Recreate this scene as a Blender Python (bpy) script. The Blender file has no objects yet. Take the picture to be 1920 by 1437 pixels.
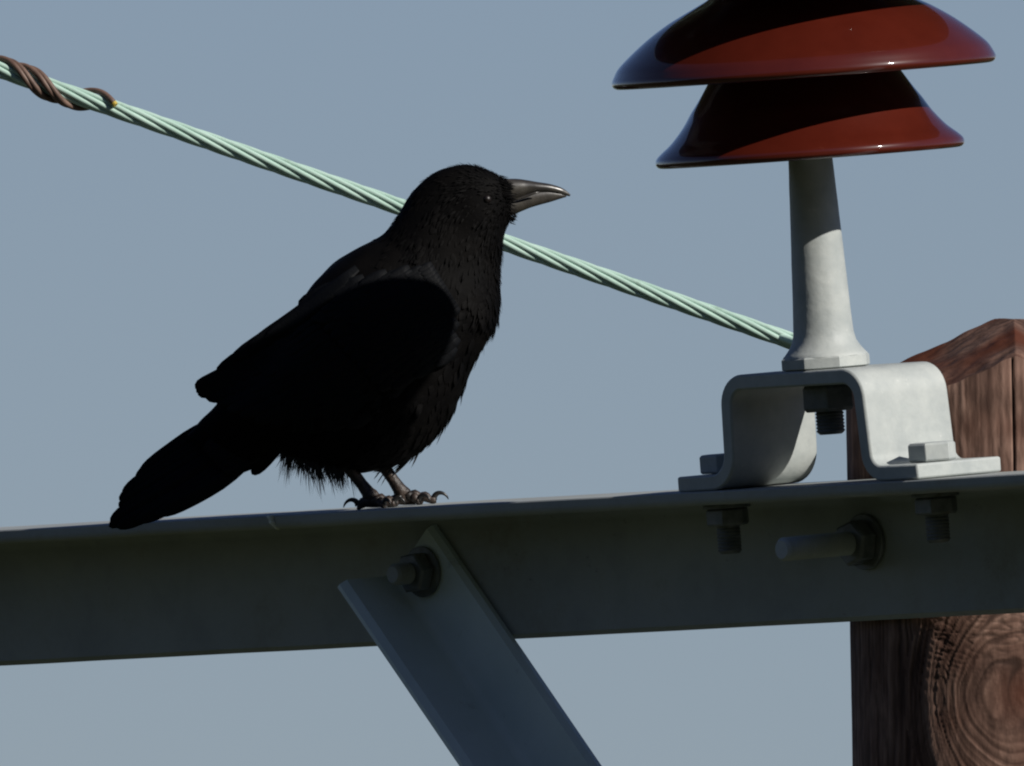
import bpy, bmesh, math, random
import numpy as np
from mathutils import Vector, Matrix, noise
from mathutils.bvhtree import BVHTree
random.seed(7)
C = bpy.context.scene
R = math.radians
PI = math.pi

# ------------------------------------------------------------------ camera
# Two frames: the hardware frame S (X along the crossarm, Y away from the viewer, Z out of its top)
# and the world.  The whole crossarm assembly leans a few degrees, as old line hardware does.
ALPHA, EDOWN, ROLL = R(48.0), R(0.9), R(4.3)      # the view direction measured in the hardware frame
EUP = R(2.8)                                      # real elevation of the camera, no roll
DIST = 40.0
PXM = 2300.0                                      # photo pixels per metre at the subject
TS = Vector((0, 0.05, 0.0))                       # aim point, hardware frame
TW = Vector((0, 0, 9.0))                          # aim point, world
def basis(al, e, roll):
    f = Vector((-math.sin(al)*math.cos(e), math.cos(al)*math.cos(e), -math.sin(e)))
    r0 = Vector((math.cos(al), math.sin(al), 0)); u0 = r0.cross(f)
    r = r0*math.cos(roll) - u0*math.sin(roll); u = r0*math.sin(roll) + u0*math.cos(roll)
    return r, u, f
rS, uS, fS = basis(ALPHA, EDOWN, ROLL)
rW, uW, fW = basis(ALPHA, -EUP, 0.0)
BS = Matrix((rS, uS, -fS)).transposed(); BW = Matrix((rW, uW, -fW)).transposed()
Q = BW @ BS.transposed()
def W(p): return Q @ (Vector(p) - TS) + TW        # hardware frame -> world
camS = TS - fS*DIST
def project(p):                                   # hardware frame -> photo pixel
    d = Vector(p) - camS; k = DIST*PXM/d.dot(fS)
    return 960 + d.dot(rS)*k, 718.5 - d.dot(uS)*k
def ray(px, py): return (fS*DIST*PXM + rS*(px-960) + uS*(718.5-py)).normalized()
def onY(px, py, Y):                               # point of the plane Y=const seen at a pixel
    d = ray(px, py); return camS + d*((Y-camS.y)/d.y)
def Xat(px, Y, Z):
    x = 0.0
    for _ in range(5):
        a = project((x, Y, Z))[0]; b = project((x+0.01, Y, Z))[0]; x += (px-a)/(b-a)*0.01
    return x

cam_d = bpy.data.cameras.new('camera'); cam = bpy.data.objects.new('camera', cam_d)
C.collection.objects.link(cam); C.camera = cam
cam_d.sensor_width = 36; cam_d.lens = 36*DIST*PXM/1920.0
cam_d.clip_start = 1; cam_d.clip_end = 6000
cam.matrix_world = Matrix.Translation(TW - fW*DIST) @ BW.to_4x4()
C.render.resolution_x = 1024; C.render.resolution_y = 766

# ------------------------------------------------------------------ light
SUN_EL, SUN_AZ = R(30.5), R(106.5)                   # azimuth from -Y towards +X, hardware frame
sS = Vector((math.sin(SUN_AZ)*math.cos(SUN_EL), -math.cos(SUN_AZ)*math.cos(SUN_EL), math.sin(SUN_EL)))
sW = (Q @ sS).normalized()
sun_d = bpy.data.lights.new('sun', 'SUN'); sun_d.energy = 4.9; sun_d.angle = R(0.53); sun_d.color = (1.0, 0.955, 0.89)
sun = bpy.data.objects.new('sun', sun_d); C.collection.objects.link(sun)
sun.rotation_euler = sW.to_track_quat('Z', 'Y').to_euler(); sun.location = TW + sW*20
w = bpy.data.worlds.new('World'); C.world = w; w.use_nodes = True
nt = w.node_tree; bg = nt.nodes['Background']
sky = nt.nodes.new('ShaderNodeTexSky'); sky.sky_type = 'NISHITA'; sky.sun_disc = False
sky.sun_elevation = math.asin(sW.z); sky.sun_rotation = math.atan2(sW.x, sW.y)
sky.altitude = 0; sky.air_density = 0.8; sky.dust_density = 0.0; sky.ozone_density = 3.0
tint = nt.nodes.new('ShaderNodeMix'); tint.data_type = 'RGBA'; tint.blend_type = 'MULTIPLY'; tint.inputs[0].default_value = 1
tint.inputs[7].default_value = (1.01, 0.958, 1.09, 1)
nt.links.new(sky.outputs[0], tint.inputs[6]); nt.links.new(tint.outputs[2], bg.inputs[0]); bg.inputs[1].default_value = 0.0498
C.view_settings.view_transform = 'Standard'; C.view_settings.look = 'None'
C.view_settings.exposure = 0.0; C.view_settings.gamma = 1.0
C.render.engine = 'CYCLES'; C.cycles.filter_width = 2.1

# ------------------------------------------------------------------ helpers
def make(name, verts, faces, mat, parent=None, smooth=True, frame='S', bevel=0, attr=None, sharp=35):
    if frame == 'S': vs = [W(v) for v in verts]
    else: vs = [Vector(v) for v in verts]
    off = Vector(parent['_base']) if parent else (sum(vs, Vector())/len(vs))
    me = bpy.data.meshes.new(name); me.from_pydata([v-off for v in vs], [], faces)
    bm = bmesh.new(); bm.from_mesh(me); bmesh.ops.recalc_face_normals(bm, faces=bm.faces[:]); bm.to_mesh(me); bm.free()
    me.materials.append(mat)
    if smooth:
        me.polygons.foreach_set('use_smooth', [True]*len(me.polygons))
        if sharp: me.set_sharp_from_angle(angle=R(sharp))
    if attr:
        for k, vals in attr.items():
            a = me.attributes.new(k, 'FLOAT', 'POINT'); a.data.foreach_set('value', vals)
    o = bpy.data.objects.new(name, me); C.collection.objects.link(o)
    if parent:
        o.parent = parent
        o['_base'] = parent['_base']
    else: o.location = off; o['_base'] = off[:]
    if bevel:
        b = o.modifiers.new('bevel', 'BEVEL'); b.width = bevel; b.segments = 2; b.limit_method = 'ANGLE'; b.angle_limit = R(50)
        b.harden_normals = False
    return o
def thing(name, base, label, cat, group=None, frame='S'):
    o = bpy.data.objects.new(name, None); C.collection.objects.link(o)
    p = W(base) if frame == 'S' else Vector(base)
    o.location = p; o['_base'] = p[:]; o.empty_display_size = 0.05
    o['label'] = label; o['category'] = cat
    if group: o['group'] = group
    return o
class MB:
    def __init__(s): s.v = []; s.f = []
    def add(s, vs, fs):
        n = len(s.v); s.v += [Vector(v) for v in vs]; s.f += [tuple(i+n for i in f) for f in fs]
def frame_of(d):
    d = Vector(d).normalized(); a = Vector((0, 0, 1)) if abs(d.z) < 0.9 else Vector((1, 0, 0))
    x = d.cross(a).normalized(); return x, d.cross(x).normalized(), d
def tube(mb, pts, rad, n=12, flat=1.0, up=None):
    pts = [Vector(p) for p in pts]
    if not hasattr(rad, '__len__'): rad = [rad]*len(pts)
    vs = []; X = None
    for i, p in enumerate(pts):
        d = (pts[min(i+1, len(pts)-1)] - pts[max(i-1, 0)]).normalized()
        if X is None: X = frame_of(d)[0] if up is None else Vector(up).cross(d).normalized()
        X = (X - d*X.dot(d)).normalized(); Y = d.cross(X)
        for k in range(n):
            a = 2*PI*k/n; vs.append(p + (X*math.cos(a) + Y*math.sin(a)*flat)*rad[i])
    m = len(pts); fs = [(i*n+k, i*n+(k+1) % n, (i+1)*n+(k+1) % n, (i+1)*n+k) for i in range(m-1) for k in range(n)]
    fs += [tuple(range(n))[::-1], tuple((m-1)*n+k for k in range(n))]
    mb.add(vs, fs)
def lathe(mb, c, ax, prof, n=96, phase=0):
    x, y, d = frame_of(ax); vs = []; c = Vector(c)
    for r, h in prof:
        for k in range(n):
            a = 2*PI*k/n+phase; vs.append(c + d*h + (x*math.cos(a)+y*math.sin(a))*r)
    m = len(prof)
    fs = [(i*n+k, i*n+(k+1) % n, (i+1)*n+(k+1) % n, (i+1)*n+k) for i in range(m-1) for k in range(n)]
    fs += [tuple(range(n))[::-1], tuple((m-1)*n+k for k in range(n))]
    mb.add(vs, fs)
def hexnut(mb, c, ax, af, h, phase=0.0):          # chamfered hexagon head / nut
    rc = af/math.sqrt(3)
    lathe(mb, c, ax, [(rc*0.93, 0), (rc, h*0.12), (rc, h*0.86), (rc*0.9, h)], n=6, phase=phase)
def thread(mb, c, ax, r, L, pitch=0.0028):        # threaded shank, ridges along its length
    n = max(2, int(L/pitch)); prof = []
    for i in range(n):
        prof += [(r*0.9, i*pitch), (r, i*pitch+pitch*0.5)]
    prof += [(r*0.9, n*pitch), (r*0.75, n*pitch+0.0015)]
    lathe(mb, c, ax, prof, n=24)

# ------------------------------------------------------------------ materials
def mat(name, base, rough=0.5, metal=0.0, spec=0.5):
    m = bpy.data.materials.new(name); m.use_nodes = True
    b = m.node_tree.nodes['Principled BSDF']
    b.inputs['Base Color'].default_value = (*base, 1); b.inputs['Roughness'].default_value = rough
    b.inputs['Metallic'].default_value = metal; b.inputs['Specular IOR Level'].default_value = spec
    return m, m.node_tree, b
def N(nt, t, **kw):
    n = nt.nodes.new(t)
    for k, v in kw.items():
        if k in n.inputs: n.inputs[k].default_value = v
        else: setattr(n, k, v)
    return n
def noise_mix(nt, b, c1, c2, scale, detail=6, lo=0.35, hi=0.65, bump=0.0, bscale=None, stretch=None, rough=None):
    tc = N(nt, 'ShaderNodeTexCoord'); src = tc.outputs['Object']
    if stretch:
        mp = N(nt, 'ShaderNodeMapping'); mp.inputs['Scale'].default_value = stretch
        nt.links.new(src, mp.inputs[0]); src = mp.outputs[0]
    n = N(nt, 'ShaderNodeTexNoise', Scale=scale, Detail=detail, Roughness=0.6); nt.links.new(src, n.inputs['Vector'])
    cr = N(nt, 'ShaderNodeValToRGB'); cr.color_ramp.elements[0].position = lo; cr.color_ramp.elements[1].position = hi
    cr.color_ramp.elements[0].color = (*c1, 1); cr.color_ramp.elements[1].color = (*c2, 1)
    nt.links.new(n.outputs['Fac'], cr.inputs[0]); nt.links.new(cr.outputs[0], b.inputs['Base Color'])
    if rough:
        mr = N(nt, 'ShaderNodeMapRange'); mr.inputs['To Min'].default_value = rough[0]; mr.inputs['To Max'].default_value = rough[1]
        nt.links.new(n.outputs['Fac'], mr.inputs[0]); nt.links.new(mr.outputs[0], b.inputs['Roughness'])
    if bump:
        n2 = N(nt, 'ShaderNodeTexNoise', Scale=bscale or scale*4, Detail=5); nt.links.new(src, n2.inputs['Vector'])
        bp = N(nt, 'ShaderNodeBump', Strength=bump, Distance=0.001); nt.links.new(n2.outputs['Fac'], bp.inputs['Height'])
        nt.links.new(bp.outputs[0], b.inputs['Normal'])
    return cr
M_zinc, t, b = mat('bright_galvanised_steel', (.6, .62, .58), 0.55, 0.0, 0.4)
noise_mix(t, b, (.33, .36, .355), (.44, .465, .445), 45, lo=0.3, hi=0.7, bump=0.35, bscale=160, rough=(.45, .65))
M_dull, t, b = mat('weathered_galvanised_steel', (.2, .21, .2), 0.6, 0.0, 0.35)
noise_mix(t, b, (.28, .30, .295), (.40, .425, .415), 14, lo=0.3, hi=0.7, bump=0.3, bscale=120, rough=(.5, .75))
M_brace, t, b = mat('blue_grey_galvanised_steel', (.2, .21, .2), 0.5, 0.0, 0.4)
noise_mix(t, b, (.58, .68, .69), (.70, .79, .80), 12, lo=0.3, hi=0.7, bump=0.3, bscale=120, rough=(.45, .7))
def spots(nt, b, col, scale, lo, hi, amount):    # small stains and pits over the base colour
    src = b.inputs['Base Color'].links[0].from_socket
    tc = N(nt, 'ShaderNodeTexCoord'); n = N(nt, 'ShaderNodeTexNoise', Scale=scale, Detail=8, Roughness=.75); nt.links.new(tc.outputs['Object'], n.inputs['Vector'])
    mr = N(nt, 'ShaderNodeMapRange'); mr.inputs['From Min'].default_value = lo; mr.inputs['From Max'].default_value = hi; mr.inputs['To Max'].default_value = amount
    nt.links.new(n.outputs['Fac'], mr.inputs[0])
    mx = N(nt, 'ShaderNodeMix', data_type='RGBA'); mx.inputs[7].default_value = (*col, 1)
    nt.links.new(mr.outputs[0], mx.inputs[0]); nt.links.new(src, mx.inputs[6]); nt.links.new(mx.outputs[2], b.inputs['Base Color'])
spots(M_zinc.node_tree, M_zinc.node_tree.nodes['Principled BSDF'], (.24, .26, .26), 34, .60, .74, .6)
spots(M_zinc.node_tree, M_zinc.node_tree.nodes['Principled BSDF'], (.62, .63, .60), 90, .64, .72, .8)
spots(M_dull.node_tree, M_dull.node_tree.nodes['Principled BSDF'], (.10, .10, .10), 40, .63, .72, .7)
spots(M_dull.node_tree, M_dull.node_tree.nodes['Principled BSDF'], (.18, .17, .12), 7, .5, .7, .6)
spots(M_brace.node_tree, M_brace.node_tree.nodes['Principled BSDF'], (.22, .24, .24), 30, .60, .75, .6)
M_bolt, t, b = mat('dull_bolt_steel', (.2, .2, .2), 0.5, 0.3, 0.4)
noise_mix(t, b, (.12, .13, .13), (.22, .23, .23), 60, bump=0.2, bscale=200)
M_porc, t, b = mat('brown_glazed_porcelain', (.105, .0135, .0065), 0.35, 0.0, 0.1)
b.inputs['Coat Weight'].default_value = 1.0; b.inputs['Coat Roughness'].default_value = 0.05; b.inputs['Coat IOR'].default_value = 1.5
noise_mix(t, b, (.066, .0088, .0045), (.078, .0108, .0055), 30)
spots(M_bolt.node_tree, M_bolt.node_tree.nodes['Principled BSDF'], (.10, .06, .04), 55, .55, .7, .7)
spots(M_porc.node_tree, M_porc.node_tree.nodes['Principled BSDF'], (.12, .04, .025), 60, .66, .74, .5)
M_patina, t, b = mat('verdigris_copper', (.4, .6, .5), 0.6, 0.0, 0.3)
noise_mix(t, b, (.34, .50, .42), (.47, .63, .55), 22, lo=0.25, hi=0.7, bump=0.2, bscale=150)
spots(M_patina.node_tree, M_patina.node_tree.nodes['Principled BSDF'], (.16, .24, .18), 45, .56, .72, .7)
M_tie, t, b = mat('brown_tie_wire', (.14, .09, .07), 0.55, 0.0, 0.4)
noise_mix(t, b, (.10, .06, .045), (.19, .12, .09), 50, bump=0.3)
M_tip, t, b = mat('yellow_wire_end', (.5, .36, .05), 0.5)
M_feather, t, b = mat('black_feather', (.009, .0085, .009), 0.65, 0.0, 0.05)
noise_mix(t, b, (.0016, .0015, .0016), (.0032, .0028, .0026), 40, bump=0.25, bscale=300)
M_wing, t, b = mat('glossy_black_flight_feather', (.006, .0065, .008), 0.6, 0.0, 0.07)
noise_mix(t, b, (.0038, .0042, .0050), (.0055, .0060, .0070), 30, bump=0.3, bscale=400)
M_bill, t, b = mat('black_horn', (.035, .03, .025), 0.34, 0.0, 0.9)
noise_mix(t, b, (.022, .019, .016), (.052, .046, .036), 70, bump=0.1, bscale=200)
M_claw, t, b = mat('dark_claw', (.010, .009, .008), 0.35)
M_leg, t, b = mat('scaly_leg_skin', (.05, .035, .028), 0.5)
noise_mix(t, b, (.012, .009, .008), (.065, .042, .030), 130, lo=.4, hi=.7, bump=0.9, bscale=350)
M_eye, t, b = mat('dark_eye', (.008, .005, .004), 0.42)
M_drop, t, b = mat('white_dropping', (.6, .62, .56), 0.8)
M_ground, t, b = mat('dark_green_grass', (.04, .06, .02), 0.95, 0, .1)
noise_mix(t, b, (.022, .027, .014), (.050, .056, .030), 0.4, detail=8)
# wood: the grain value is computed on the mesh, because it bends round the knot
M_wood, t, b = mat('reddish_brown_old_wood', (.2, .12, .09), 0.8, 0, .2)
at = N(t, 'ShaderNodeAttribute', attribute_name='grain'); at2 = N(t, 'ShaderNodeAttribute', attribute_name='crack'); at3 = N(t, 'ShaderNodeAttribute', attribute_name='red')
cr = N(t, 'ShaderNodeValToRGB'); e = cr.color_ramp.elements
e[0].position = 0.2; e[0].color = (.085, .047, .035, 1); e[1].position = 0.9; e[1].color = (.34, .215, .165, 1)
k = e.new(0.5); k.color = (.175, .102, .076, 1)
t.links.new(at.outputs['Fac'], cr.inputs[0])
tc = N(t, 'ShaderNodeTexCoord'); mp = N(t, 'ShaderNodeMapping'); mp.inputs['Scale'].default_value = (1, 1, .3)
nn = N(t, 'ShaderNodeTexNoise', Scale=160, Detail=6); t.links.new(tc.outputs['Object'], mp.inputs[0]); t.links.new(mp.outputs[0], nn.inputs['Vector'])
m1 = N(t, 'ShaderNodeMix', data_type='RGBA', blend_type='MULTIPLY'); m1.inputs[0].default_value = 0.42
t.links.new(cr.outputs[0], m1.inputs[6]); c2 = N(t, 'ShaderNodeValToRGB'); c2.color_ramp.elements[0].position = .35; c2.color_ramp.elements[1].position = .6
c2.color_ramp.elements[0].color = (.35, .33, .33, 1); c2.color_ramp.elements[1].color = (1.3, 1.3, 1.3, 1)
t.links.new(nn.outputs['Fac'], c2.inputs[0]); t.links.new(c2.outputs[0], m1.inputs[7])
m2 = N(t, 'ShaderNodeMix', data_type='RGBA'); m2.inputs[7].default_value = (.085, .026, .013, 1)
t.links.new(at3.outputs['Fac'], m2.inputs[0]); t.links.new(m1.outputs[2], m2.inputs[6])
m3 = N(t, 'ShaderNodeMix', data_type='RGBA'); m3.inputs[7].default_value = (.015, .008, .006, 1)
t.links.new(at2.outputs['Fac'], m3.inputs[0]); t.links.new(m2.outputs[2], m3.inputs[6]); t.links.new(m3.outputs[2], b.inputs['Base Color'])
bp = N(t, 'ShaderNodeBump', Strength=0.6, Distance=0.0012); t.links.new(nn.outputs['Fac'], bp.inputs['Height']); t.links.new(bp.outputs[0], b.inputs['Normal'])

M_down, t, b = mat('grey_black_down', (.022, .024, .026), 0.8, 0, .1)
# ------------------------------------------------------------------ terrain: valley below, unseen hillside behind the camera, steepened to darken the shade
camW = cam.matrix_world.translation
gv = []; gf = []
rings = [0, 5, 10, 18, 28, 40, 48, 58, 75, 100, 140, 200, 250, 300, 370, 450, 700, 1100, 1800, 3000]
na = 48; gv.append((0, 0, 0)); hb = Vector((-fW.x, -fW.y)).normalized()
def gh(x, y):
    s = x*hb.x + y*hb.y; d = math.hypot(x, y)
    h = 0.0
    if s > 0: h = 6.3*min(1, (s/40))**1.5 + max(0, s-44)*0.85*math.exp(-max(0, s-44)/420)
    else: h = s*0.03*math.exp(s/300)
    return h + 0.35*noise.noise(Vector((x*.06, y*.06, 3)))*min(1, d/20)
gv[0] = (0, 0, gh(0, 0))
for i, r_ in enumerate(rings[1:]):
    for k_ in range(na):
        a = 2*PI*k_/na; x, y = r_*math.cos(a), r_*math.sin(a); gv.append((x, y, gh(x, y)))
for k_ in range(na): gf.append((0, 1+k_, 1+(k_+1) % na))
for i in range(len(rings)-2):
    for k_ in range(na):
        a = 1+i*na; gf.append((a+k_, a+na+k_, a+na+(k_+1) % na, a+(k_+1) % na))
g = make('ground', gv, gf, M_ground, frame='W', sharp=0); g['kind'] = 'structure'

# ------------------------------------------------------------------ crossarm (steel angle)
Z0 = onY(960, 942, 0.0).z                          # top of the flange
FW, WH, TH = 0.106, 0.1145, 0.0115                 # flange width, web height, thickness
XL, XR = -1.45, 1.75
arm = thing('crossarm', (0.3, FW, Z0-WH), 'long dull grey steel angle crossarm the black crow stands on', 'crossarm')
def Lprof():                                       # (y, z) outline, flange towards the viewer, web at the back
    pts = [(0.0, Z0-0.001), (0.001, Z0), (FW-0.001, Z0), (FW, Z0-0.001), (FW, Z0-WH+.001), (FW-.001, Z0-WH), (FW-TH+0.004, Z0-WH), (FW-TH, Z0-WH+0.004)]
    c = (FW-TH-0.010, Z0-TH-0.010)
    for k in range(7): a = R(0+90*k/6); pts.append((c[0]+0.010*math.cos(a), c[1]+0.010*math.sin(a)))
    c = (0.006, Z0-TH+0.006)
    for k in range(6): a = R(270-90*k/5); pts.append((c[0]+0.006*math.cos(a), c[1]+0.006*math.sin(a)))
    return pts
pr = Lprof(); nseg = 120; vs = []; fs = []
for i in range(nseg+1):
    x = XL+(XR-XL)*i/nseg
    for (y, z) in pr:
        vs.append((x, y + 0.0004*noise.noise(Vector((x*9, z*20, 0))), z + 0.0006*noise.noise(Vector((x*7, y*9, 5)))))
n = len(pr)
for i in range(nseg):
    for k in range(n): fs.append((i*n+k, i*n+(k+1) % n, (i+1)*n+(k+1) % n, (i+1)*n+k))
fs += [tuple(range(n)), tuple(nseg*n+k for k in range(n))[::-1]]
make('steel_angle', vs, fs, M_dull, arm, sharp=40)
# through bolt holding the arm on the pole
YW = FW-TH                                         # front face of the web
pb = onY(1625, 1016, YW)
mb = MB(); lathe(mb, pb+Vector((0, -.0005, 0)), (0, -1, 0), [(.022, 0), (.023, .001), (.023, .003), (.022, .004)], n=40)
wsh = make('washer', mb.v, mb.f, M_bolt, arm, sharp=30)
mb = MB(); hexnut(mb, pb+Vector((0, -.0045, 0)), (0, -1, 0), .033, .016, 0.3); make('nut', mb.v, mb.f, M_bolt, arm, bevel=.0006, sharp=25)
mb = MB(); thread(mb, pb+Vector((0, .0, 0)), (0, -1, 0), .0098, .094); make('bolt', mb.v, mb.f, M_zinc, arm, sharp=30)
# dropping on the flange edge
dx0 = Xat(508, 0, Z0-.006); mb = MB()
vs = []; fs = []
for i in range(9):
    t_ = i/8; z = Z0+0.0002 - t_*0.0125; wd = 0.0042*(1-0.5*t_) + 0.0008*math.sin(i*2.1)
    yy = -0.0006 if t_ < .45 else -0.0006 + 0.006*(1-math.cos((t_-.45)/.55*PI/2))*0.9
    for s in (-1, 0, 1): vs.append((dx0+0.0035*t_+s*wd, yy - (0.0006 if s == 0 else 0), z))
for i in range(8):
    for s in range(2): fs.append((i*3+s, i*3+s+1, i*3+s+4, i*3+s+3))
o = make('bird_dropping', vs, fs, M_drop, arm); o['label'] = 'pale streak on the front edge of the flange'
sm = o.modifiers.new('s', 'SOLIDIFY'); sm.thickness = .0005

# ------------------------------------------------------------------ diagonal brace
brace = thing('diagonal_brace', onY(790, 1060, YW), 'blue grey steel angle brace sloping down from below the crow', 'brace')
dv = Vector((0.878, 0, -1)).normalized(); pv = Vector((1, 0, .878)).normalized()
LB, tB = 0.069, 0.0095
root = onY(750, 1092, YW); root.y = YW-0.0006
# corner at the outer root; flat leg along pv against the web, other leg towards the viewer (-Y)
sec = [(0, 0), (LB-.001, 0), (LB, -.001), (LB, -tB+.004), (LB-.004, -tB)]
for k in range(6): a = R(90*k/5); sec.append((tB+.008-.008*math.sin(a), -tB-.008+.008*math.cos(a)))
sec += [(tB, -LB+.005), (tB-.005, -LB), (.001, -LB), (0, -LB+.001)]
vs = []; fs = []; n = len(sec); LBR = 1.05
for i in range(41):
    s = LBR*i/40
    for (a, y) in sec: vs.append(root + dv*s + pv*a + Vector((0, y, 0)))
for i in range(40):
    for k in range(n): fs.append((i*n+k, i*n+(k+1) % n, (i+1)*n+(k+1) % n, (i+1)*n+k))
fs += [tuple(range(n)), tuple(40*n+k for k in range(n))[::-1]]
make('steel_angle', vs, fs, M_brace, brace, sharp=40)
bc = root + dv*.022 + pv*.037 + Vector((0, -tB-.0005, 0))
mb = MB(); lathe(mb, bc, (0, -1, 0), [(.020, 0), (.021, .001), (.021, .003), (.020, .0035)], n=40); make('washer', mb.v, mb.f, M_bolt, brace, sharp=30)
mb = MB(); hexnut(mb, bc+Vector((0, -.0038, 0)), (0, -1, 0), .030, .013, 0.1); make('nut', mb.v, mb.f, M_bolt, brace, bevel=.0006, sharp=25)
mb = MB(); thread(mb, bc, (0, -1, 0), .009, .034); make('bolt', mb.v, mb.f, M_dull, brace, sharp=30)

# ------------------------------------------------------------------ hat shaped mounting bracket
YB = 0.004; WB = 0.0925; tK = 0.0125; HB = 0.0925
xa = Xat(1270, YB, Z0+.006); xb = Xat(1353, YB, Z0+.05); xc = Xat(1627, YB, Z0+.04); xd = Xat(1720, YB, Z0+.006)
brk = thing('mounting_bracket', ((xb+xc)/2, YB+WB/2, Z0), 'bright galvanised hat-shaped bracket bolted on top of the crossarm', 'bracket')
zb = Z0+0.0004
ctr = [(xa, zb+tK/2), (xb+tK/2-.001, zb+tK/2), (xb+tK/2+.001, zb+HB-tK/2), (xc-tK/2-.003, zb+HB-tK/2), (xc-tK/2+.003, zb+tK/2), (xd, zb+tK/2)]
def fillet(pts, rr, n=9):
    out = [Vector(pts[0])]
    for i in range(1, len(pts)-1):
        p = Vector(pts[i]); a = (Vector(pts[i-1])-p).normalized(); b_ = (Vector(pts[i+1])-p).normalized()
        ang = a.angle(b_); tl = rr[i-1]/math.tan(ang/2); c = p + (a+b_).normalized()*(rr[i-1]/math.sin(ang/2))
        A = p+a*tl - c; B = p+b_*tl - c
        for k in range(n+1):
            q = A.slerp(B, k/n) if hasattr(A, 'slerp') else A.lerp(B, k/n)
            out.append(c + q.normalized()*rr[i-1])
    out.append(Vector(pts[-1])); return out
cl = fillet(ctr, [.023, .019, .019, .0175])
def offs(cl, d):
    o_ = []
    for i, p in enumerate(cl):
        tg = (cl[min(i+1, len(cl)-1)]-cl[max(i-1, 0)]).normalized(); nn_ = Vector((-tg.y, tg.x)); o_.append(p+nn_*d)
    return o_
oo = offs(cl, tK/2); ii = offs(cl, -tK/2); m = len(oo)
ys = [YB+WB*k/4 for k in range(5)]
vs = []; fs = []
loop = oo + ii[::-1]; nl = len(loop)
for y in ys:
    for p in loop: vs.append((p.x, y, p.y))
for j in range(4):
    for k in range(nl): fs.append((j*nl+k, j*nl+(k+1) % nl, (j+1)*nl+(k+1) % nl, (j+1)*nl+k))
for j in (0, 4):
    for k in range(m-1): fs.append((j*nl+k, j*nl+k+1, j*nl+nl-2-k, j*nl+nl-1-k))
make('bent_strap', vs, fs, M_zinc, brk, bevel=.0018, sharp=45)
YC = YB + 0.0350                                   # bolts and pin stand on this line
for px, lab in ((1357, None), (1748, None)):
    x = Xat(px, YC, Z0+tK+.006)
    zt = zb+tK+.0005
    mb = MB(); hexnut(mb, (x, YC, zt), (0, 0, 1), .0345, .0155, 0.55)
    h_ = make('bolt_head', mb.v, mb.f, M_zinc, brk, bevel=.0007, sharp=25)
    mb = MB(); zt = Z0-TH-.0003
    lathe(mb, (x, YC, zt), (0, 0, -1), [(.0185, 0), (.0195, .0008), (.0195, .003), (.0185, .0035)], n=40); make('washer', mb.v, mb.f, M_bolt, brk, sharp=30)
    mb = MB(); hexnut(mb, (x, YC, zt-.0038), (0, 0, -1), .031, .014, 0.45); make('nut', mb.v, mb.f, M_bolt, brk, bevel=.0006, sharp=25)
    mb = MB(); thread(mb, (x, YC, zt), (0, 0, -1), .0100, .041); make('bolt', mb.v, mb.f, M_bolt, brk, sharp=30)

# ------------------------------------------------------------------ pin insulator
zt = zb+HB+.0005
xi = Xat(1549, YC, zt); cI = Vector((xi, YC, zt))
ins = thing('pin_insulator', cI, 'brown glazed porcelain pin insulator on a grey steel pin', 'insulator')
p = 1/PXM
hr = [project((xi, YC, zt+k*.001)) for k in range(300)]
def h_at(py): return min(range(300), key=lambda k: abs(hr[k][1]-py))*.001
hL = h_at(287); hU = h_at(133)
# steel pin: hexagonal foot, flared base, tapering shank, thread and nut underneath
mb = MB(); foot = []
prof = [(.0385, .0), (.0385, .0085)]
lathe(mb, cI, (0, 0, 1), [(84*p, 0), (86*p, .001), (86*p, .0085), (83*p, .0098)], n=8, phase=.35)
foot_o = make('pin_foot', mb.v, mb.f, M_zinc, ins, bevel=.0012, sharp=30)
mb = MB(); H1 = hL-.004
prof = [(79*p, .0092), (78.5*p, .0105), (74*p, .0125), (67*p, .0165), (60*p, .0215), (56.5*p, .028), (55*p, .036)]
for k in range(1, 12): prof.append(((55-14*k/11)*p, .036+(H1-.036)*k/11))
n = 64; vs = []; fs = []
for (r_, h_) in prof:
    for k in range(n):
        a = 2*PI*k/n; rr = r_*(1+.012*noise.noise(Vector((math.cos(a)*2.2, math.sin(a)*2.2, h_*60)))+.006*noise.noise(Vector((math.cos(a)*6, math.sin(a)*6, h_*200))))
        vs.append(cI+Vector((rr*math.cos(a), rr*math.sin(a), h_)))
for i in range(len(prof)-1):
    for k in range(n): fs.append((i*n+k, i*n+(k+1) % n, (i+1)*n+(k+1) % n, (i+1)*n+k))
fs += [tuple(range(n))[::-1], tuple((len(prof)-1)*n+k for k in range(n))]
make('steel_pin', vs, fs, M_zinc, ins, sharp=50)
zu = zb+HB-tK
mb = MB(); hexnut(mb, (xi, YC, zu-.0004), (0, 0, -1), .040, .0215, .25); make('nut', mb.v, mb.f, M_bolt, ins, bevel=.0008, sharp=25)
mb = MB(); thread(mb, (xi, YC, zu), (0, 0, -1), .0118, .0405); make('threaded_end', mb.v, mb.f, M_bolt, ins, sharp=30)
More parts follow.
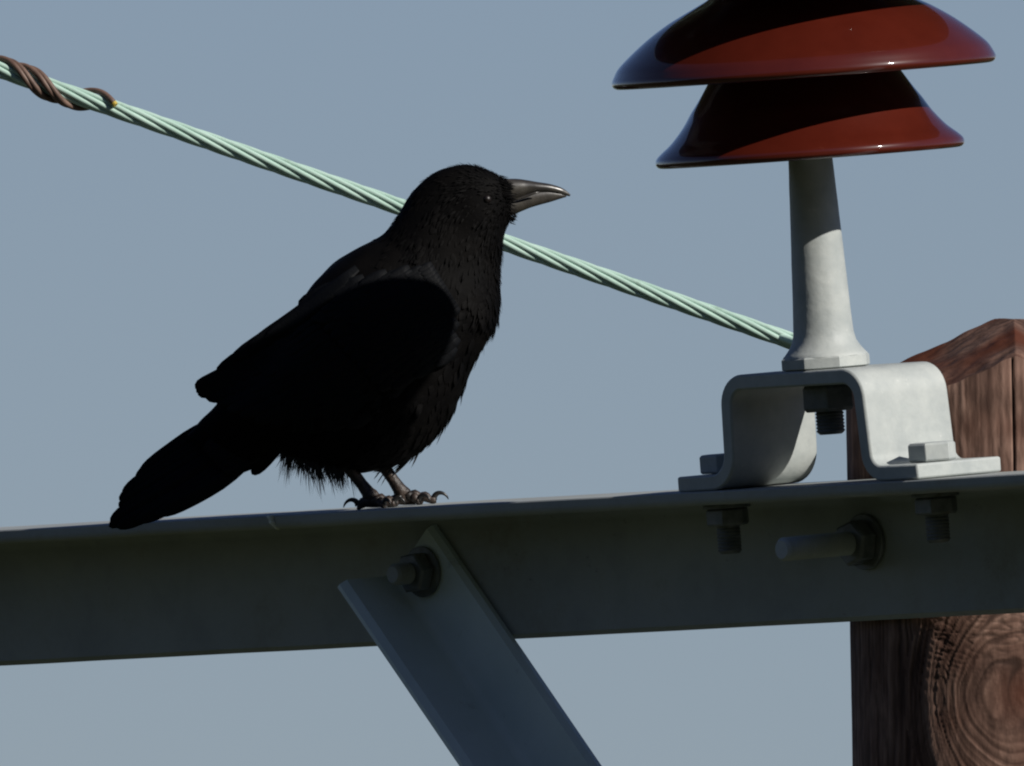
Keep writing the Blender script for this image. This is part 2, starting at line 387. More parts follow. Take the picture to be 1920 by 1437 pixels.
# porcelain body: lower shed, middle shed, upper shed and head, one glazed piece
def smooth_prof(pts, n=6):
    out = []
    for i in range(len(pts)-1):
        p0 = Vector(pts[max(i-1, 0)]); p1 = Vector(pts[i]); p2 = Vector(pts[i+1]); p3 = Vector(pts[min(i+2, len(pts)-1)])
        for k in range(n):
            t_ = k/n
            out.append(0.5*((2*p1)+(p2-p0)*t_+(2*p0-5*p1+4*p2-p3)*t_*t_+(3*p1-p0-3*p2+p3)*t_**3))
    out.append(Vector(pts[-1])); return [(max(q.x, 1e-5), q.y) for q in out]
low = [(40, 6), (60, 8), (150, 4), (240, -6), (270, -9.5), (281, -9.5), (287, -5), (288.5, 0), (286, 8), (276, 18), (256, 35), (233, 62), (216, 88), (201, 109), (180, 141), (171, 158), (169, 172)]
mid = [(176, 172+6), (200, 168), (260, 158), (320, 148), (343, 145), (352, 146), (357.5, 151), (358.5, 157), (355, 166), (344, 184), (318, 208), (285, 234), (250, 257), (222, 272), (190, 288), (168, 300), (158, 312), (156, 322)]
up = [(170, 328), (220, 338), (300, 341), (368, 342), (379, 343), (385, 348), (385, 354), (380, 362), (362, 376), (320, 399), (260, 422), (190, 438), (130, 448), (100, 455), (88, 465), (88, 475), (98, 483), (102, 493), (92, 503), (70, 508), (30, 511), (.05, 512)]
prof = [(r_*p, hL+h_*p) for r_, h_ in low]; dm = (hU-hL)/p-154
prof += [(r_*p, hL+(h_+dm)*p) for r_, h_ in mid]; prof += [(r_*p, hL+(h_+dm)*p) for r_, h_ in up]
prof = [(.5*p, hL+6*p)] + smooth_prof(prof, 6)
mb = MB(); lathe(mb, cI, (0, 0, 1), prof, n=180)
make('porcelain_body', mb.v, mb.f, M_porc, ins, sharp=0)

# ------------------------------------------------------------------ wooden pole
RP = 0.1305
axY = FW + .002 + RP
zc = Z0-.06
cP = Vector((Xat(1892, axY, zc), axY, zc))
up_p = Vector((rS*0.0) + uS)                        # nearly upright in the view, as the photo shows
lean = R(1.0); up_p = (uS*math.cos(lean) - rS*math.sin(lean)); up_p.normalize()
e1 = (rS - up_p*rS.dot(up_p)).normalized(); e2 = up_p.cross(e1)      # e1 right, e2 away
if e2.dot(fS) < 0: e2 = -e2
# height coordinate: pixel y along the axis
def zpy(py): return (project(cP)[1]-py)/PXM
TOPP = dict(a=.436, b=.29)
def top_h(x, d):                                   # pyramid-cut top; x right, d towards the viewer (metres)
    base = zpy(590)
    n1 = 0.004*noise.noise(Vector((x*18, d*18, 1))) + .0022*noise.noise(Vector((x*75, d*75, 5)))*min(1, math.hypot(x, d)/.1)
    h = base + .002 - .436*abs(x-.007) - (.29*d if d > 0 else -.2*d)
    return min(h, zpy(600)) + n1
pole = thing('utility_pole', cP - up_p*9, 'reddish brown weathered wooden pole with pointed top behind the crossarm', 'pole')
knot = (0.0, zpy(1296))                            # arc coordinate filled in below
nth = 620; zs = list(np.arange(zpy(735), zpy(1437+40), -0.00115)); zs += list(np.linspace(zs[-1]-.01, -9.0, 90))
ths = [2*PI*k/nth for k in range(nth)]
ak = math.asin(22/300)*RP; zk = zpy(1300)
def wood(a, z):                                    # arc position a (0 = facing viewer, + right), height z -> grain, crack, displacement
    da = a-ak; dz = z-zk
    kr = math.exp(-(dz/.060)**2 - (da/.062)**2)
    phi = math.copysign(math.sqrt(da*da + (dz/1.25)**2*kr + 1e-9), da)
    wob = (.0030*noise.noise(Vector((a*25, z*7, 2))) + .0018*noise.noise(Vector((a*60, z*60, 6))))*min(1, math.hypot(da, dz)/.05) + .0008*noise.noise(Vector((a*80, z*30, 9)))
    ph = abs(phi)+wob if kr > .05 else phi+wob
    if kr > .05: ph = ph*kr + (phi+wob)*(1-kr) if da < 0 else ph
    g1 = noise.noise(Vector((ph*260, z*5, 4))); g2 = noise.noise(Vector((ph*620, z*14, 7)))
    g3 = noise.noise(Vector((ph*70, z*3, 11)))
    g4 = noise.noise(Vector((a*38, z*20, 77)))+.5*noise.noise(Vector((a*90, z*60, 78)))
    up_ = z > zpy(1000)
    grain = .5 + (.24 if up_ else .42)*g1 + .22*g2 + (.15 if up_ else .3)*g3 + (.42 if up_ else .25)*g4
    rk = math.sqrt(da*da+dz*dz)
    ridge = 1-abs(noise.noise(Vector((ph*110, z*4.0, 21))))*2
    mask = noise.noise(Vector((a*20, z*7, 31)))
    crack = max(0, min(1, (ridge-.84)*9))*max(0, min(1, (mask+.05)*3))*(.6 if z < zpy(1000) else .45)
    # short cross-cracks above the knot
    if dz > .01 and dz < .09 and abs(da) < .075:
        q = noise.noise(Vector((a*55, (dz - .25*da*da/.01*.05)*170, 41))); c2_ = max(0, min(1, (1-abs(q)*7)))*max(0, 1-abs(dz-.05)/.045)
        crack = max(crack, c2_*.6)
    disp = (g1*.0006 + g2*.0003 + g3*.0005 - crack*.0012)*(1.0 if z < zpy(1000) else .55)
    nk = max(0, 1-rk/.075); grain = grain*(1-.55*nk) + .5*.55*nk + .35*nk*noise.noise(Vector((a*420, z*420, 90)))*.6; disp *= 1-.5*nk
    if rk < .03: disp += -.002*(1-rk/.03); grain *= .45+.55*rk/.03
    if abs(a-.0165*0-.004) < .0011+.0008*noise.noise(Vector((z*30, 0, 5))) and z > zpy(900) - .03: crack = 1; disp -= .004
    return grain, crack, disp
vs = []; fs = []; GR = []; CK = []; RD = []
for th in ths:
    pass
def redness(x, z): return max(0, min(1, .25 + 1.6*noise.noise(Vector((x*28, z*28, 51)))))
for i, z in enumerate(zs):
    for th in ths:
        x_, d_ = math.sin(th), math.cos(th)
        thh = th if th < PI else th-2*PI
        taper = 1 - (z-0)*0.004
        a = thh*RP
        if d_ > -.3: g_, c_, dd = wood(a, z)
        else: g_, c_, dd = .5+.4*noise.noise(Vector((a*200, z*5, 1))), 0, 0
        rr = RP*taper + dd
        zt_ = top_h(x_*rr, d_*rr)
        zz = min(z, zt_)
        vs.append(cP + e1*x_*rr - e2*d_*rr + up_p*zz); GR.append(g_); CK.append(c_)
        RD.append(max(.25*redness(a, z), .75*max(0, 1-math.hypot(a-ak, z-zk)/.034)) if zz < zt_-.002 else .6)
# raise the first ring to the cut surface
for k, th in enumerate(ths):
    x_, d_ = math.sin(th), math.cos(th); rr = RP*(1-zs[0]*.004)
    v = Vector(vs[k]); x2 = (v-cP).dot(e1); d2 = -(v-cP).dot(e2)
    vs[k] = cP + e1*x2 - e2*d2 + up_p*(top_h(x2, d2)+.0002)
nz = len(zs)
# insert extra rings between the first ring and the rest so that the sides reach the cut
for i in range(nz-1):
    for k in range(nth): fs.append((i*nth+k, i*nth+(k+1) % nth, (i+1)*nth+(k+1) % nth, (i+1)*nth+k))
prev = list(range(nth)); nr = 46
for j in range(1, nr):
    s = 1-j/nr; row = []
    for k, th in enumerate(ths):
        b_ = Vector(vs[k]); x2 = (b_-cP).dot(e1)*s; d2 = -(b_-cP).dot(e2)*s
        row.append(len(vs)); st = noise.noise(Vector((x2*60+d2*30, d2*200, 3)))
        vs.append(cP + e1*x2 - e2*d2 + up_p*(top_h(x2, d2)+.0009*st))
        GR.append(.40+.3*st+.45*noise.noise(Vector((x2*30, d2*30, 8)))); CK.append(max(0, min(1, -.2+1.6*noise.noise(Vector((x2*16-3, d2*40, 61)))))*.7)
        RD.append(max(0, min(1, .45+1.5*noise.noise(Vector((x2*22, d2*22, 71))))))
    for k in range(nth): fs.append((prev[k], prev[(k+1) % nth], row[(k+1) % nth], row[k]))
    prev = row
vs.append(cP+up_p*top_h(0, 0)); GR.append(.4); CK.append(0); RD.append(.3)
for k in range(nth): fs.append((prev[k], prev[(k+1) % nth], len(vs)-1))
make('pole_shaft', vs, fs, M_wood, pole, sharp=0, attr=dict(grain=GR, crack=CK, red=RD))

# ------------------------------------------------------------------ stranded conductor and its tie wire
def V2(px, py, d):                                 # hardware frame point seen at a pixel, d metres nearer than the aim plane
    k = (DIST-d)/DIST; return TS + rS*((px-960)/PXM*k) + uS*((718.5-py)/PXM*k) - fS*d
A = V2(0, 131, -.60); B = V2(1490, 642, -.60); dw = (B-A).normalized()
PA = A - dw*1.2; PBn = B + dw*1.3
cable = thing('conductor_cable', PA, 'pale green stranded cable passing behind the crow', 'cable')
xw, yw, _ = frame_of(dw)
if yw.dot(uS) < 0: yw = -yw
xw = -fS - dw*dw.dot(-fS); xw.normalize(); yw = dw.cross(xw)
if yw.dot(uS) < 0: yw = -yw
dpole = (cP-TS).dot(fS) - .60            # metres from the cable's plane to the pole
def path(s):
    q = max(0, s - S_(1515)); b_ = q*q/(q+.02) if q > 0 else 0
    return A + dw*s - uS*b_*.55 + fS*(dpole*min(1, q/.11))
S_ = lambda px: px/PXM/0.946
def helix(r_, lay, ph, s0, s1, step=.004, fr=0, rr=None):
    pts = []; n_ = int((s1-s0)/step)+1
    for i in range(n_+1):
        s = s0+(s1-s0)*i/n_; a = ph - 2*PI*s/lay
        q = r_ if rr is None else rr(s)
        pts.append(path(s) + (xw*math.cos(a)+yw*math.sin(a))*q)
    return pts
NS = 7; rc = .0050; rs = .00232; LAY = .205
for k in range(NS):
    mb = MB(); tube(mb, helix(rc, LAY, 2*PI*k/NS, -1.2, S_(1760)), rs, n=10); make('strand', mb.v, mb.f, M_patina, cable, sharp=0)
mb = MB(); tube(mb, [path(-1.2+.02*i) for i in range(int((S_(1758)+1.2)/.02))], .0034, n=12); make('core_strand', mb.v, mb.f, M_patina, cable)
tie = thing('tie_wire', A, 'brown tie wire wound round the left end of the green cable', 'wire')
rt = .0024
def hx(ph, lay, s0, s1, flare=0):
    return helix(rc+rs+rt*.9, lay, ph, s0, s1, .0015, rr=lambda s: rc+rs+rt*.85 + flare*max(0, (s-(s1-.02))/.02)*.004)
S_ = lambda px: px/PXM/0.946
LT = .083; RT2 = rc+rs+rt*.95
def turn(cross, s1):                               # a helix whose front crossing sits at photo column `cross`
    return helix(RT2, LT, 2*PI*S_(cross)/LT, -.30, s1, .0015)
tip_p = None
for cross, s1 in ((47, S_(213)), (59, S_(150)), (88, S_(172)), (100, S_(178))):
    pts = turn(cross, s1); tip_p = tip_p or pts
    mb = MB(); tube(mb, pts, rt, n=10); make('wire_turn', mb.v, mb.f, M_tie, tie, sharp=0)
mb = MB(); dd = (tip_p[-1]-tip_p[-2]).normalized(); tube(mb, [tip_p[-1], tip_p[-1]+dd*.0028], rt*.97, n=10); o = make('wire_end', mb.v, mb.f, M_tip, tie); o['label'] = 'yellow cut end of the tie wire'

# ------------------------------------------------------------------ crow
YF = 0.052
fpt = Vector((Xat(730, YF, Z0), YF, Z0)); dB = -(fpt-TS).dot(fS)    # depth of the bird's middle plane
F, U, Lt = rS, uS, -fS                              # forward, up, towards the viewer
def BP(px, py, lat=0.0):                            # lat in photo pixels, + towards the viewer
    return V2(px, py, dB) + Lt*(lat/PXM)
crow = thing('crow', fpt, 'black crow standing in profile facing right with pale bill tip', 'bird')
SEC = [((951, 345), (960, 396), 17), ((940, 334), (958, 408), 27), ((925, 323), (952, 422), 37), ((895, 311.5), (945, 441), 46), ((860, 310), (942, 462), 52), ((815, 325), (939, 492), 57),
       ((778, 356), (937, 530), 63), ((748, 400), (937, 565), 73), ((716, 441), (931, 604), 90), ((672, 464), (911, 642), 104), ((624, 495), (887, 688), 114),
       ((584, 538), (863, 744), 118), ((552, 584), (836, 797), 115), ((524, 628), (797, 840), 107), ((494, 668), (742, 874), 95), ((462, 710), (672, 884), 80),
       ((424, 742), (602, 876), 63), ((398, 768), (537, 852), 47), ((378, 788), (478, 868), 34), ((352, 816), (425, 886), 20)]
def cr4(a, b_, c, d, t_): return .5*(2*b_+(c-a)*t_+(2*a-5*b_+4*c-d)*t_*t_+(3*b_-a-3*c+d)*t_**3)
def sec_at(u):
    i = min(int(u), len(SEC)-2); t_ = u-i
    g = [SEC[max(i-1, 0)], SEC[i], SEC[i+1], SEC[min(i+2, len(SEC)-1)]]
    f5 = [(s[0][0], s[0][1], s[1][0], s[1][1], s[2]) for s in g]
    return [cr4(f5[0][k], f5[1][k], f5[2][k], f5[3][k], t_) for k in range(5)]
def body_pt(u, ph):                                # ph: 0 = top, pi/2 = near side, pi = bottom
    tx, ty, bx, by, hw = sec_at(u)
    c, s = math.cos(ph), math.sin(ph)
    k = (1+c)/2
    cc = math.copysign(abs(c)**.92, c); ss = math.copysign(abs(s)**.88, s)
    mx, my = (tx+bx)/2, (ty+by)/2
    return BP(mx+(tx-mx)*cc, my+(ty-my)*cc, hw*ss)
NU, NP = 150, 72; UM = len(SEC)-1
vs = []; fs = []
for i in range(NU+1):
    u = UM*i/NU*.9999
    for k in range(NP):
        ph = 2*PI*k/NP; v = body_pt(u, ph)
        v += (v-BP(*[(sec_at(u)[0]+sec_at(u)[2])/2, (sec_at(u)[1]+sec_at(u)[3])/2])).normalized()*.0012*noise.noise(v*55)
        vs.append(v)
for i in range(NU):
    for k in range(NP): fs.append((i*NP+k, i*NP+(k+1) % NP, (i+1)*NP+(k+1) % NP, (i+1)*NP+k))
fs += [tuple(range(NP)), tuple(NU*NP+k for k in range(NP))[::-1]]
body_bvh = BVHTree.FromPolygons([Vector(v) for v in vs], fs)
make('body', vs, fs, M_feather, crow, sharp=0)
# small contour feathers
def blade(mb, p0, d, nrm, L, w_, lift=.1, curl=0.0, seg=3):
    d = d.normalized(); s = d.cross(nrm).normalized(); n_ = s.cross(d).normalized()
    if n_.dot(nrm) < 0: n_ = -n_
    vv = []
    for i in range(seg+1):
        t_ = i/seg; wd = w_*(.55+.9*t_)*(1-t_**3)*.9 if i < seg else 0
        c = p0 + d*L*t_ + n_*(L*(lift*t_ - curl*t_*t_))
        if i < seg: vv += [c-s*wd, c+n_*wd*.22, c+s*wd]
        else: vv.append(c)
    ff = []
    for i in range(seg-1):
        a = i*3; ff += [(a, a+1, a+4, a+3), (a+1, a+2, a+5, a+4)]
    a = (seg-1)*3; ff += [(a, a+1, a+3), (a+1, a+2, a+3)]
    mb.add(vv, ff)
mb = MB()
def surf(u, ph):
    e_ = .02; p0 = body_pt(u, ph); du = body_pt(min(u+e_, UM-.001), ph)-body_pt(max(u-e_, 0), ph); dp = body_pt(u, ph+.02)-body_pt(u, ph-.02)
    n_ = dp.cross(du).normalized(); c = BP((sec_at(u)[0]+sec_at(u)[2])/2, (sec_at(u)[1]+sec_at(u)[3])/2)
    if n_.dot(p0-c) < 0: n_ = -n_
    return p0, du.normalized(), n_
rnd = random.Random(3)
for _ in range(9000):
    u = rnd.uniform(5.5, UM-.8); ph = rnd.uniform(0, 2*PI)
    p0, d, n_ = surf(u, ph)
    sc = .35+.65*min(1, max(0, (u-1)/8))
    L = .015*sc*rnd.uniform(.75, 1.2); w_ = .0040*sc*rnd.uniform(.8, 1.2)
    j = Vector((rnd.gauss(0, .1), rnd.gauss(0, .1), rnd.gauss(0, .1)))
    top_ = math.cos(ph) > .6
    if top_: L *= .6; w_ *= .7
    lift = rnd.uniform(.0, .03) if (top_ and u > 5.5) else rnd.uniform(.0, .07)
    blade(mb, p0-n_*(.0022 if top_ and u > 5.5 else .0012), d+j*(.4 if top_ else 1), n_, L, w_, lift, lift*.6)
for _ in range(9000):                               # fine hair-like head and neck feathers
    u = rnd.uniform(.5, 8.5); ph = rnd.uniform(0, 2*PI); p0, d, n_ = surf(u, ph)
    if (p0-BP(913, 374, 46)).length < .0045: continue
    q = u/8.5; blade(mb, p0-n_*.0006, d - U*.12 + Vector((rnd.gauss(0, .16), rnd.gauss(0, .16), rnd.gauss(0, .16))), n_, rnd.uniform(.0035, .006)+.005*q, rnd.uniform(.0005, .0009)+.0007*q, rnd.uniform(.01, .06), .04)
for _ in range(900):                               # shaggy throat and cheek hackles
    u = rnd.uniform(3.2, 8.0); ph = PI + rnd.gauss(0, .75)
    p0, d, n_ = surf(u, ph); d = (d - U*.35 + Vector((rnd.gauss(0, .12), rnd.gauss(0, .12), rnd.gauss(0, .12))))
    blade(mb, p0-n_*.001, d, n_, rnd.uniform(.011, .022), rnd.uniform(.0006, .0012), rnd.uniform(.01, .07), .07)
for _ in range(600):                                # ragged breast and belly edge
    u = rnd.uniform(8, 14.5); ph = PI + rnd.gauss(0, .5)
    p0, d, n_ = surf(u, ph); blade(mb, p0-n_*.002, d - F*.0 + Vector((rnd.gauss(0, .15), rnd.gauss(0, .15), rnd.gauss(0, .15))), n_, rnd.uniform(.010, .017), rnd.uniform(.0010, .0022), rnd.uniform(.0, .05), .08)
for _ in range(150):                                # raised crown feathers
    u = rnd.uniform(2.5, 5.2); ph = rnd.gauss(0, .5)
    p0, d, n_ = surf(u, ph); blade(mb, p0-n_*.001, d+n_*.3, n_, rnd.uniform(.004, .007), .0007, .15, .0)
# nasal bristles over the base of the bill
for _ in range(420):
    ph = rnd.uniform(0, 2*PI); u = rnd.uniform(.25, 1.7); p0, d, n_ = surf(u, ph)
    dd = F*.95 - U*.12 + Vector((rnd.gauss(0, .08), rnd.gauss(0, .08), rnd.gauss(0, .08)))
    if math.cos(ph) > -.15: blade(mb, p0, dd, n_, rnd.uniform(.004, .010), .0006, .0, .05)
    elif rnd.random() < .5: blade(mb, p0, dd-U*.4, n_, rnd.uniform(.003, .007), .0005, .0, .0)
make('contour_plumage', mb.v, mb.f, M_feather, crow, sharp=0)
# loose down under the belly
mb = MB()
for _ in range(1500):
    t_ = rnd.random(); px = 534+t_*120+rnd.gauss(0, 6); py = 842+ (t_**.7)*34+rnd.gauss(0, 4); lat = rnd.uniform(-45, 45)
    p0 = BP(px, py, lat); L = rnd.uniform(.008, .019)*(1 if rnd.random() < .6 else .5)
    clump = noise.noise(Vector((px*.075, lat*.008, 3)))
    L *= max(.15, 1+1.9*clump)
    d = -U*1.0 - F*(.25-.35*t_) + F*clump*.7 + Vector((rnd.gauss(0, .13), rnd.gauss(0, .13), rnd.gauss(0, .13)))
    blade(mb, p0, d, Lt, max(L, .003), rnd.uniform(.00013, .00034), 0, 0)
for (x0, y0, x1, y1, wd) in ((790, 838, 771, 878, 2.2), (784, 842, 766, 872, 1.6), (770, 860, 733, 896, 2.6), (762, 864, 738, 890, 2.4), (735, 878, 722, 892, 2), (716, 880, 700, 900, 1.5), (722, 884, 706, 908, 1.4), (728, 886, 714, 912, 1.2), (938, 470, 941, 492, 1.6), (936, 500, 939, 520, 1.6), (905, 640, 894, 662, 2.5), (868, 712, 858, 742, 2.5)):
    a_ = BP(x0, y0, rnd.uniform(-12, 12)); b_ = BP(x1, y1, rnd.uniform(-12, 12)); blade(mb, a_, b_-a_, Lt, (b_-a_).length, wd/PXM, 0, 0)
make('belly_down', mb.v, mb.f, M_down, crow, sharp=0)

# wings: lateral depth field over the profile plane
gx = np.arange(330, 920, 6.0); gy = np.arange(430, 900, 6.0); Dp = np.zeros((len(gy), len(gx))); hit = np.zeros_like(Dp)
for j, yv in enumerate(gy):
    for i, xv in enumerate(gx):
        o_ = BP(xv, yv, 400); h_ = body_bvh.ray_cast(o_, -Lt)
        if h_[0] is not None: Dp[j, i] = 400 - h_[3]*PXM; hit[j, i] = 1
        t_ = max(0, min(1, (860-xv)/490)); fb = (110*(1-t_**1.2)+24)*.62
        Dp[j, i] = max(Dp[j, i], fb if xv < 700 else 0)
Db = Dp.copy()
for _ in range(10):
    q = np.pad(Db, 1, mode='edge'); Db = (q[:-2, 1:-1]+q[2:, 1:-1]+q[1:-1, :-2]+q[1:-1, 2:]+q[1:-1, 1:-1])/5
Dw = np.maximum(Db, Dp)
for _ in range(2):
    q = np.pad(Dw, 1, mode='edge'); Dw = (q[:-2, 1:-1]+q[2:, 1:-1]+q[1:-1, :-2]+q[1:-1, 2:]+q[1:-1, 1:-1])/5
def Dlat(x, y):
    fx = min(max((x-gx[0])/6, 0), len(gx)-1.001); fy = min(max((y-gy[0])/6, 0), len(gy)-1.001)
    i, j = int(fx), int(fy); a, b_ = fx-i, fy-j
    return (Dw[j, i]*(1-a)+Dw[j, i+1]*a)*(1-b_)+(Dw[j+1, i]*(1-a)+Dw[j+1, i+1]*a)*b_
def pfeather(mb, side, rx, ry, tx, ty, wpx, lay, bend=0.0, nseg=9, fn=None, blunt=1.5, lat0=None, lat1=None):
    dx, dy = tx-rx, ty-ry; L = math.hypot(dx, dy); ux, uy = dx/L, dy/L; nx, ny = -uy, ux
    vv = []
    for i in range(nseg+1):
        t_ = 1-(1-i/nseg)**1.8; bx = rx+dx*t_+nx*bend*math.sin(PI*t_); by = ry+dy*t_+ny*bend*math.sin(PI*t_)
        tr = 1-min(.5, wpx*blunt/L); wd = wpx*min(1, .45+1.6*t_)*(math.sqrt(max(0, 1-((t_-tr)/(1-tr))**2)) if t_ > tr else 1)
        for q, cam_ in ((-1, 0), (-.45, .9), (0, 1.3), (.45, .9), (1, 0)):
            x, y = bx+nx*wd*q, by+ny*wd*q
            base = Dlat(x, y) if fn is None else (lat0+(lat1-lat0)*t_)
            lt_ = (base + lay + cam_)
            vv.append(BP(x, y, lt_*side if fn is None else lt_))
    ff = [(i*5+k, i*5+k+1, (i+1)*5+k+1, (i+1)*5+k) for i in range(nseg) for k in range(4)]
    mb.add(vv, ff)
for side in (1, -1):
    mb = MB()
    # underlying flight feathers: primaries to the wing tip, then secondaries
    tips = [(366, 729), (368, 736), (371, 741), (386, 748), (406, 757), (426, 770), (450, 782), (478, 792), (508, 800), (540, 806), (575, 808), (612, 806), (650, 802)]
    roots = [(600, 590), (612, 600), (622, 612), (632, 622), (642, 634), (655, 646), (670, 656), (688, 664), (706, 670), (726, 674), (748, 676), (768, 676), (790, 674)]
    for i in range(12, -1, -1):
        pfeather(mb, side, roots[i][0], roots[i][1], tips[i][0], tips[i][1], 17 if i > 2 else 14, 1.0+(12-i)*.55, bend=-6, nseg=12)
    # tertials lying over the back edge
    for i, (rx, ry, tx, ty, wd) in enumerate([(640, 545, 405, 697, 14), (650, 525, 430, 678, 15), (660, 512, 460, 658, 15), (670, 503, 495, 636, 15)]):
        pfeather(mb, side, rx, ry, tx, ty, wd, 8+i*1.2, bend=-4, blunt=4)
    # greater, median, lesser coverts in overlapping rows
    for row in range(9):
        n_ = 13+row; tt = row/8
        for i in range(n_):
            v_ = (i+.5*(row % 2))/n_
            # front line of the row: from the back (upper) to the belly side (lower)
            x0 = 640+tt*170 + v_*(150-60*tt); y0 = 520-26*tt + v_*(165-20*tt)
            if x0 > 862: continue
            if row < 5 and v_ < .2: y0 += 10*(1-row/5)
            L = 92-62*tt; ang = R(28+14*v_)
            pfeather(mb, side, x0, y0, x0-L*math.cos(ang), y0+L*math.sin(ang), (15-6.5*tt), 9.5+row*.55+.3*(i % 2), bend=-2, nseg=5, blunt=2.4)
    make('wing', mb.v, mb.f, M_wing, crow, sharp=0).modifiers.new('s', 'SOLIDIFY').thickness = .0005
# tail
mb = MB()
tt_ = [(268, 881), (261, 888), (254, 897), (229, 926), (223, 938), (222, 950), (207, 978), (205, 988), (220, 990), (254, 979), (292, 966)]
for i, (tx, ty) in enumerate(tt_):
    q = i/10; rx = 408+q*78; ry = 782+q*68
    pfeather(mb, 1, rx, ry, tx, ty, 15 if i else 12, 0, bend=2 if i < 5 else (1 if i < 8 else -9), nseg=12, fn=1, lat0=-20+40*q, lat1=-26+52*q, blunt=3)
for i in range(9):
    q = i/8; pfeather(mb, 1, 450+q*60, 790+q*60, 385+q*42+10*math.sin(i*3), 850+q*34, 15, 0, nseg=6, fn=1, lat0=30-30*abs(q-.3), lat1=30, blunt=1.4)
    pfeather(mb, 1, 450+q*60, 790+q*60, 385+q*42, 848+q*34, 15, 0, nseg=6, fn=1, lat0=-30+30*abs(q-.3), lat1=-30, blunt=1.4)
pfeather(mb, 1, 530, 832, 472, 890, 12, 0, nseg=6, fn=1, lat0=4, lat1=8, blunt=2)
make('tail', mb.v, mb.f, M_wing, crow, sharp=0).modifiers.new('s', 'SOLIDIFY').thickness = .0006
# bill
def loft(mb, secs, n=28, sup=.9):
    m_ = len(secs); vv = []
    fine = []
    for i in range(m_-1):
        g_ = [secs[max(i-1, 0)], secs[i], secs[i+1], secs[min(i+2, m_-1)]]
        for k in range(6): fine.append([cr4(g_[0][q], g_[1][q], g_[2][q], g_[3][q], k/6) for q in range(5)])
    fine.append(list(secs[-1]))
    for (x1, y1, x2, y2, hw) in fine:
        mx, my = (x1+x2)/2, (y1+y2)/2
        for k in range(n):
            a = 2*PI*k/n; c = math.cos(a); s = math.sin(a); c = math.copysign(abs(c)**sup, c)
            vv.append(BP(mx+(x1-mx)*c, my+(y1-my)*c, max(hw, .3)*s - max(0, mx-945)*.17))
    m_ = len(fine)
    ff = [(i*n+k, i*n+(k+1) % n, (i+1)*n+(k+1) % n, (i+1)*n+k) for i in range(m_-1) for k in range(n)]
    ff += [tuple(range(n)), tuple((m_-1)*n+k for k in range(n))[::-1]]
    mb.add(vv, ff)
bill = MB(); loft(bill, [(925, 338, 930, 385, 17), (945, 336, 950, 380, 16), (968, 335.5, 975, 373, 14.5), (988, 338, 992, 366, 12.5), (1008, 341.5, 1010, 362, 12), (1030, 345, 1031, 361.5, 9.8), (1050, 351, 1050, 364.5, 6.8), (1062, 358, 1061, 367, 3.2), (1070, 365.5, 1068, 368.5, .8)])
tube(bill, [BP(956, 378, 13.5), BP(966, 375, 14.6), BP(978, 371.5, 14.2), BP(990, 367, 13.2), BP(1002, 362.5, 12), BP(1012, 360.5, 10.8)], [.0004, .0008, .0009, .0010, .0009, .0004], n=10)
bo = make('upper_bill', bill.v, bill.f, M_bill, crow, sharp=0)
bill = MB(); loft(bill, [(935, 378, 938, 410, 15), (954, 373, 958, 405, 14), (975, 366.5, 977, 397, 12.3), (992, 360, 994, 390, 10.4), (1010, 356.5, 1012, 384.5, 8.4), (1030, 356.3, 1032, 379, 6.1), (1048, 360.8, 1049, 373.5, 3.8), (1062, 365.4, 1062, 369.6, .8)])
make('lower_bill', bill.v, bill.f, M_bill, crow, sharp=0)
# eyes
for s in (1, -1):
    h_ = body_bvh.ray_cast(BP(913, 374, 300*s), -Lt*s)
    c = h_[0] - Lt*s*.0014 if h_[0] is not None else BP(913, 374, 40*s)
    mb = MB(); rr = .0036
    lathe(mb, c, Lt, [(rr*math.sin(PI*k/12)+1e-6, -rr*math.cos(PI*k/12)) for k in range(13)], n=24)
    make('eye', mb.v, mb.f, M_eye, crow, sharp=0)
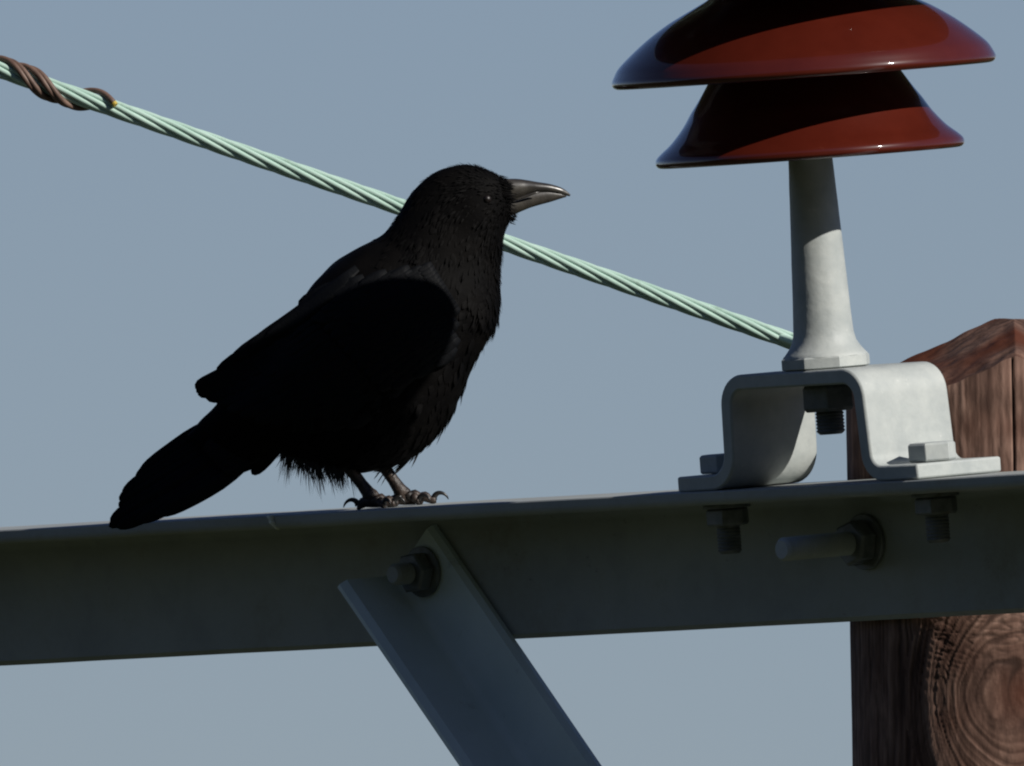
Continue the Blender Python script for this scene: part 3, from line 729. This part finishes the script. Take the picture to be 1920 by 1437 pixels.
# legs, toes, claws
hor = Vector((rS.x, rS.y, 0)).normalized(); side_h = Vector((hor.y, -hor.x, 0))     # side_h points to the viewer
if side_h.dot(Lt) < 0: side_h = -side_h
def leg(ax, ay, kx, ky, lat, toes):
    a_top = BP(kx, ky, lat)
    yy = (YF) ; base = BP(ax, ay, lat)
    c = Vector((base.x, base.y, Z0+.0085))
    mb = MB()
    P = [a_top + (a_top-c).normalized()*.020, a_top, a_top.lerp(c, .35), a_top.lerp(c, .7), c + (a_top-c).normalized()*.004, c+Vector((0, 0, -.002))]
    tube(mb, P, [.0065, .0050, .0048, .0056, .0066, .0055], n=14)
    lg = make('leg', mb.v, mb.f, M_leg, crow, sharp=0)
    fm = MB(); claws = []
    # ball of the foot
    tube(fm, [c+hor*-.010+Vector((0, 0, -.003)), c+Vector((0, 0, -.0015)), c+hor*.010+Vector((0, 0, -.004))], [.0035, .0062, .0042], n=12)
    for (ang, L, arch, cl_) in toes:
        d = (hor*math.cos(ang) + side_h*math.sin(ang)).normalized()
        pts = []; rad = []; n_ = 14
        for i in range(n_+1):
            t_ = i/n_; r_ = (.0046-.0014*t_)*(1+.16*math.cos(t_*PI*6))
            h = r_*0.9 + .0035*(1-t_)**2 + arch*math.sin(PI*min(1, t_*1.02))**2*.5 + (.003 if t_ < .1 else 0)
            pts.append(Vector((c.x, c.y, Z0)) + d*L*t_ + Vector((0, 0, h))); rad.append(r_)
        rad[-1] *= .7
        tube(fm, pts, rad, n=12)
        cm = MB(); pc = pts[-2]; cp = []; cr_ = []
        for i in range(12):                          # hooked claw: rises, arches over and comes down to the steel
            t_ = i/11; a_ = PI*.88*t_
            cp.append(pc + d*cl_*(.5-.5*math.cos(a_)) + Vector((0, 0, math.sin(a_)*cl_*.50 + (Z0+.0004-pc.z)*t_**2))); cr_.append(.0024*(1-t_)**.7+.0003)
        tube(cm, cp, cr_, n=10); claws.append(cm)
    ft = make('foot', fm.v, fm.f, M_leg, lg, sharp=0)
    for cm in claws: make('claw', cm.v, cm.f, M_claw, lg, sharp=0)
leg(699, 944, 667, 893, 17, [(R(180), .013, .002, .0125), (R(14), .019, .003, .010), (R(-24), .022, .004, .011), (R(52), .016, .002, .009)])
leg(758, 940, 726, 884, -16, [(R(186), .014, .002, .011), (R(2), .026, .006, .0125), (R(30), .015, .005, .011), (R(-38), .018, .004, .010)])

for o in bpy.data.objects:
    if '_base' in o: del o['_base']
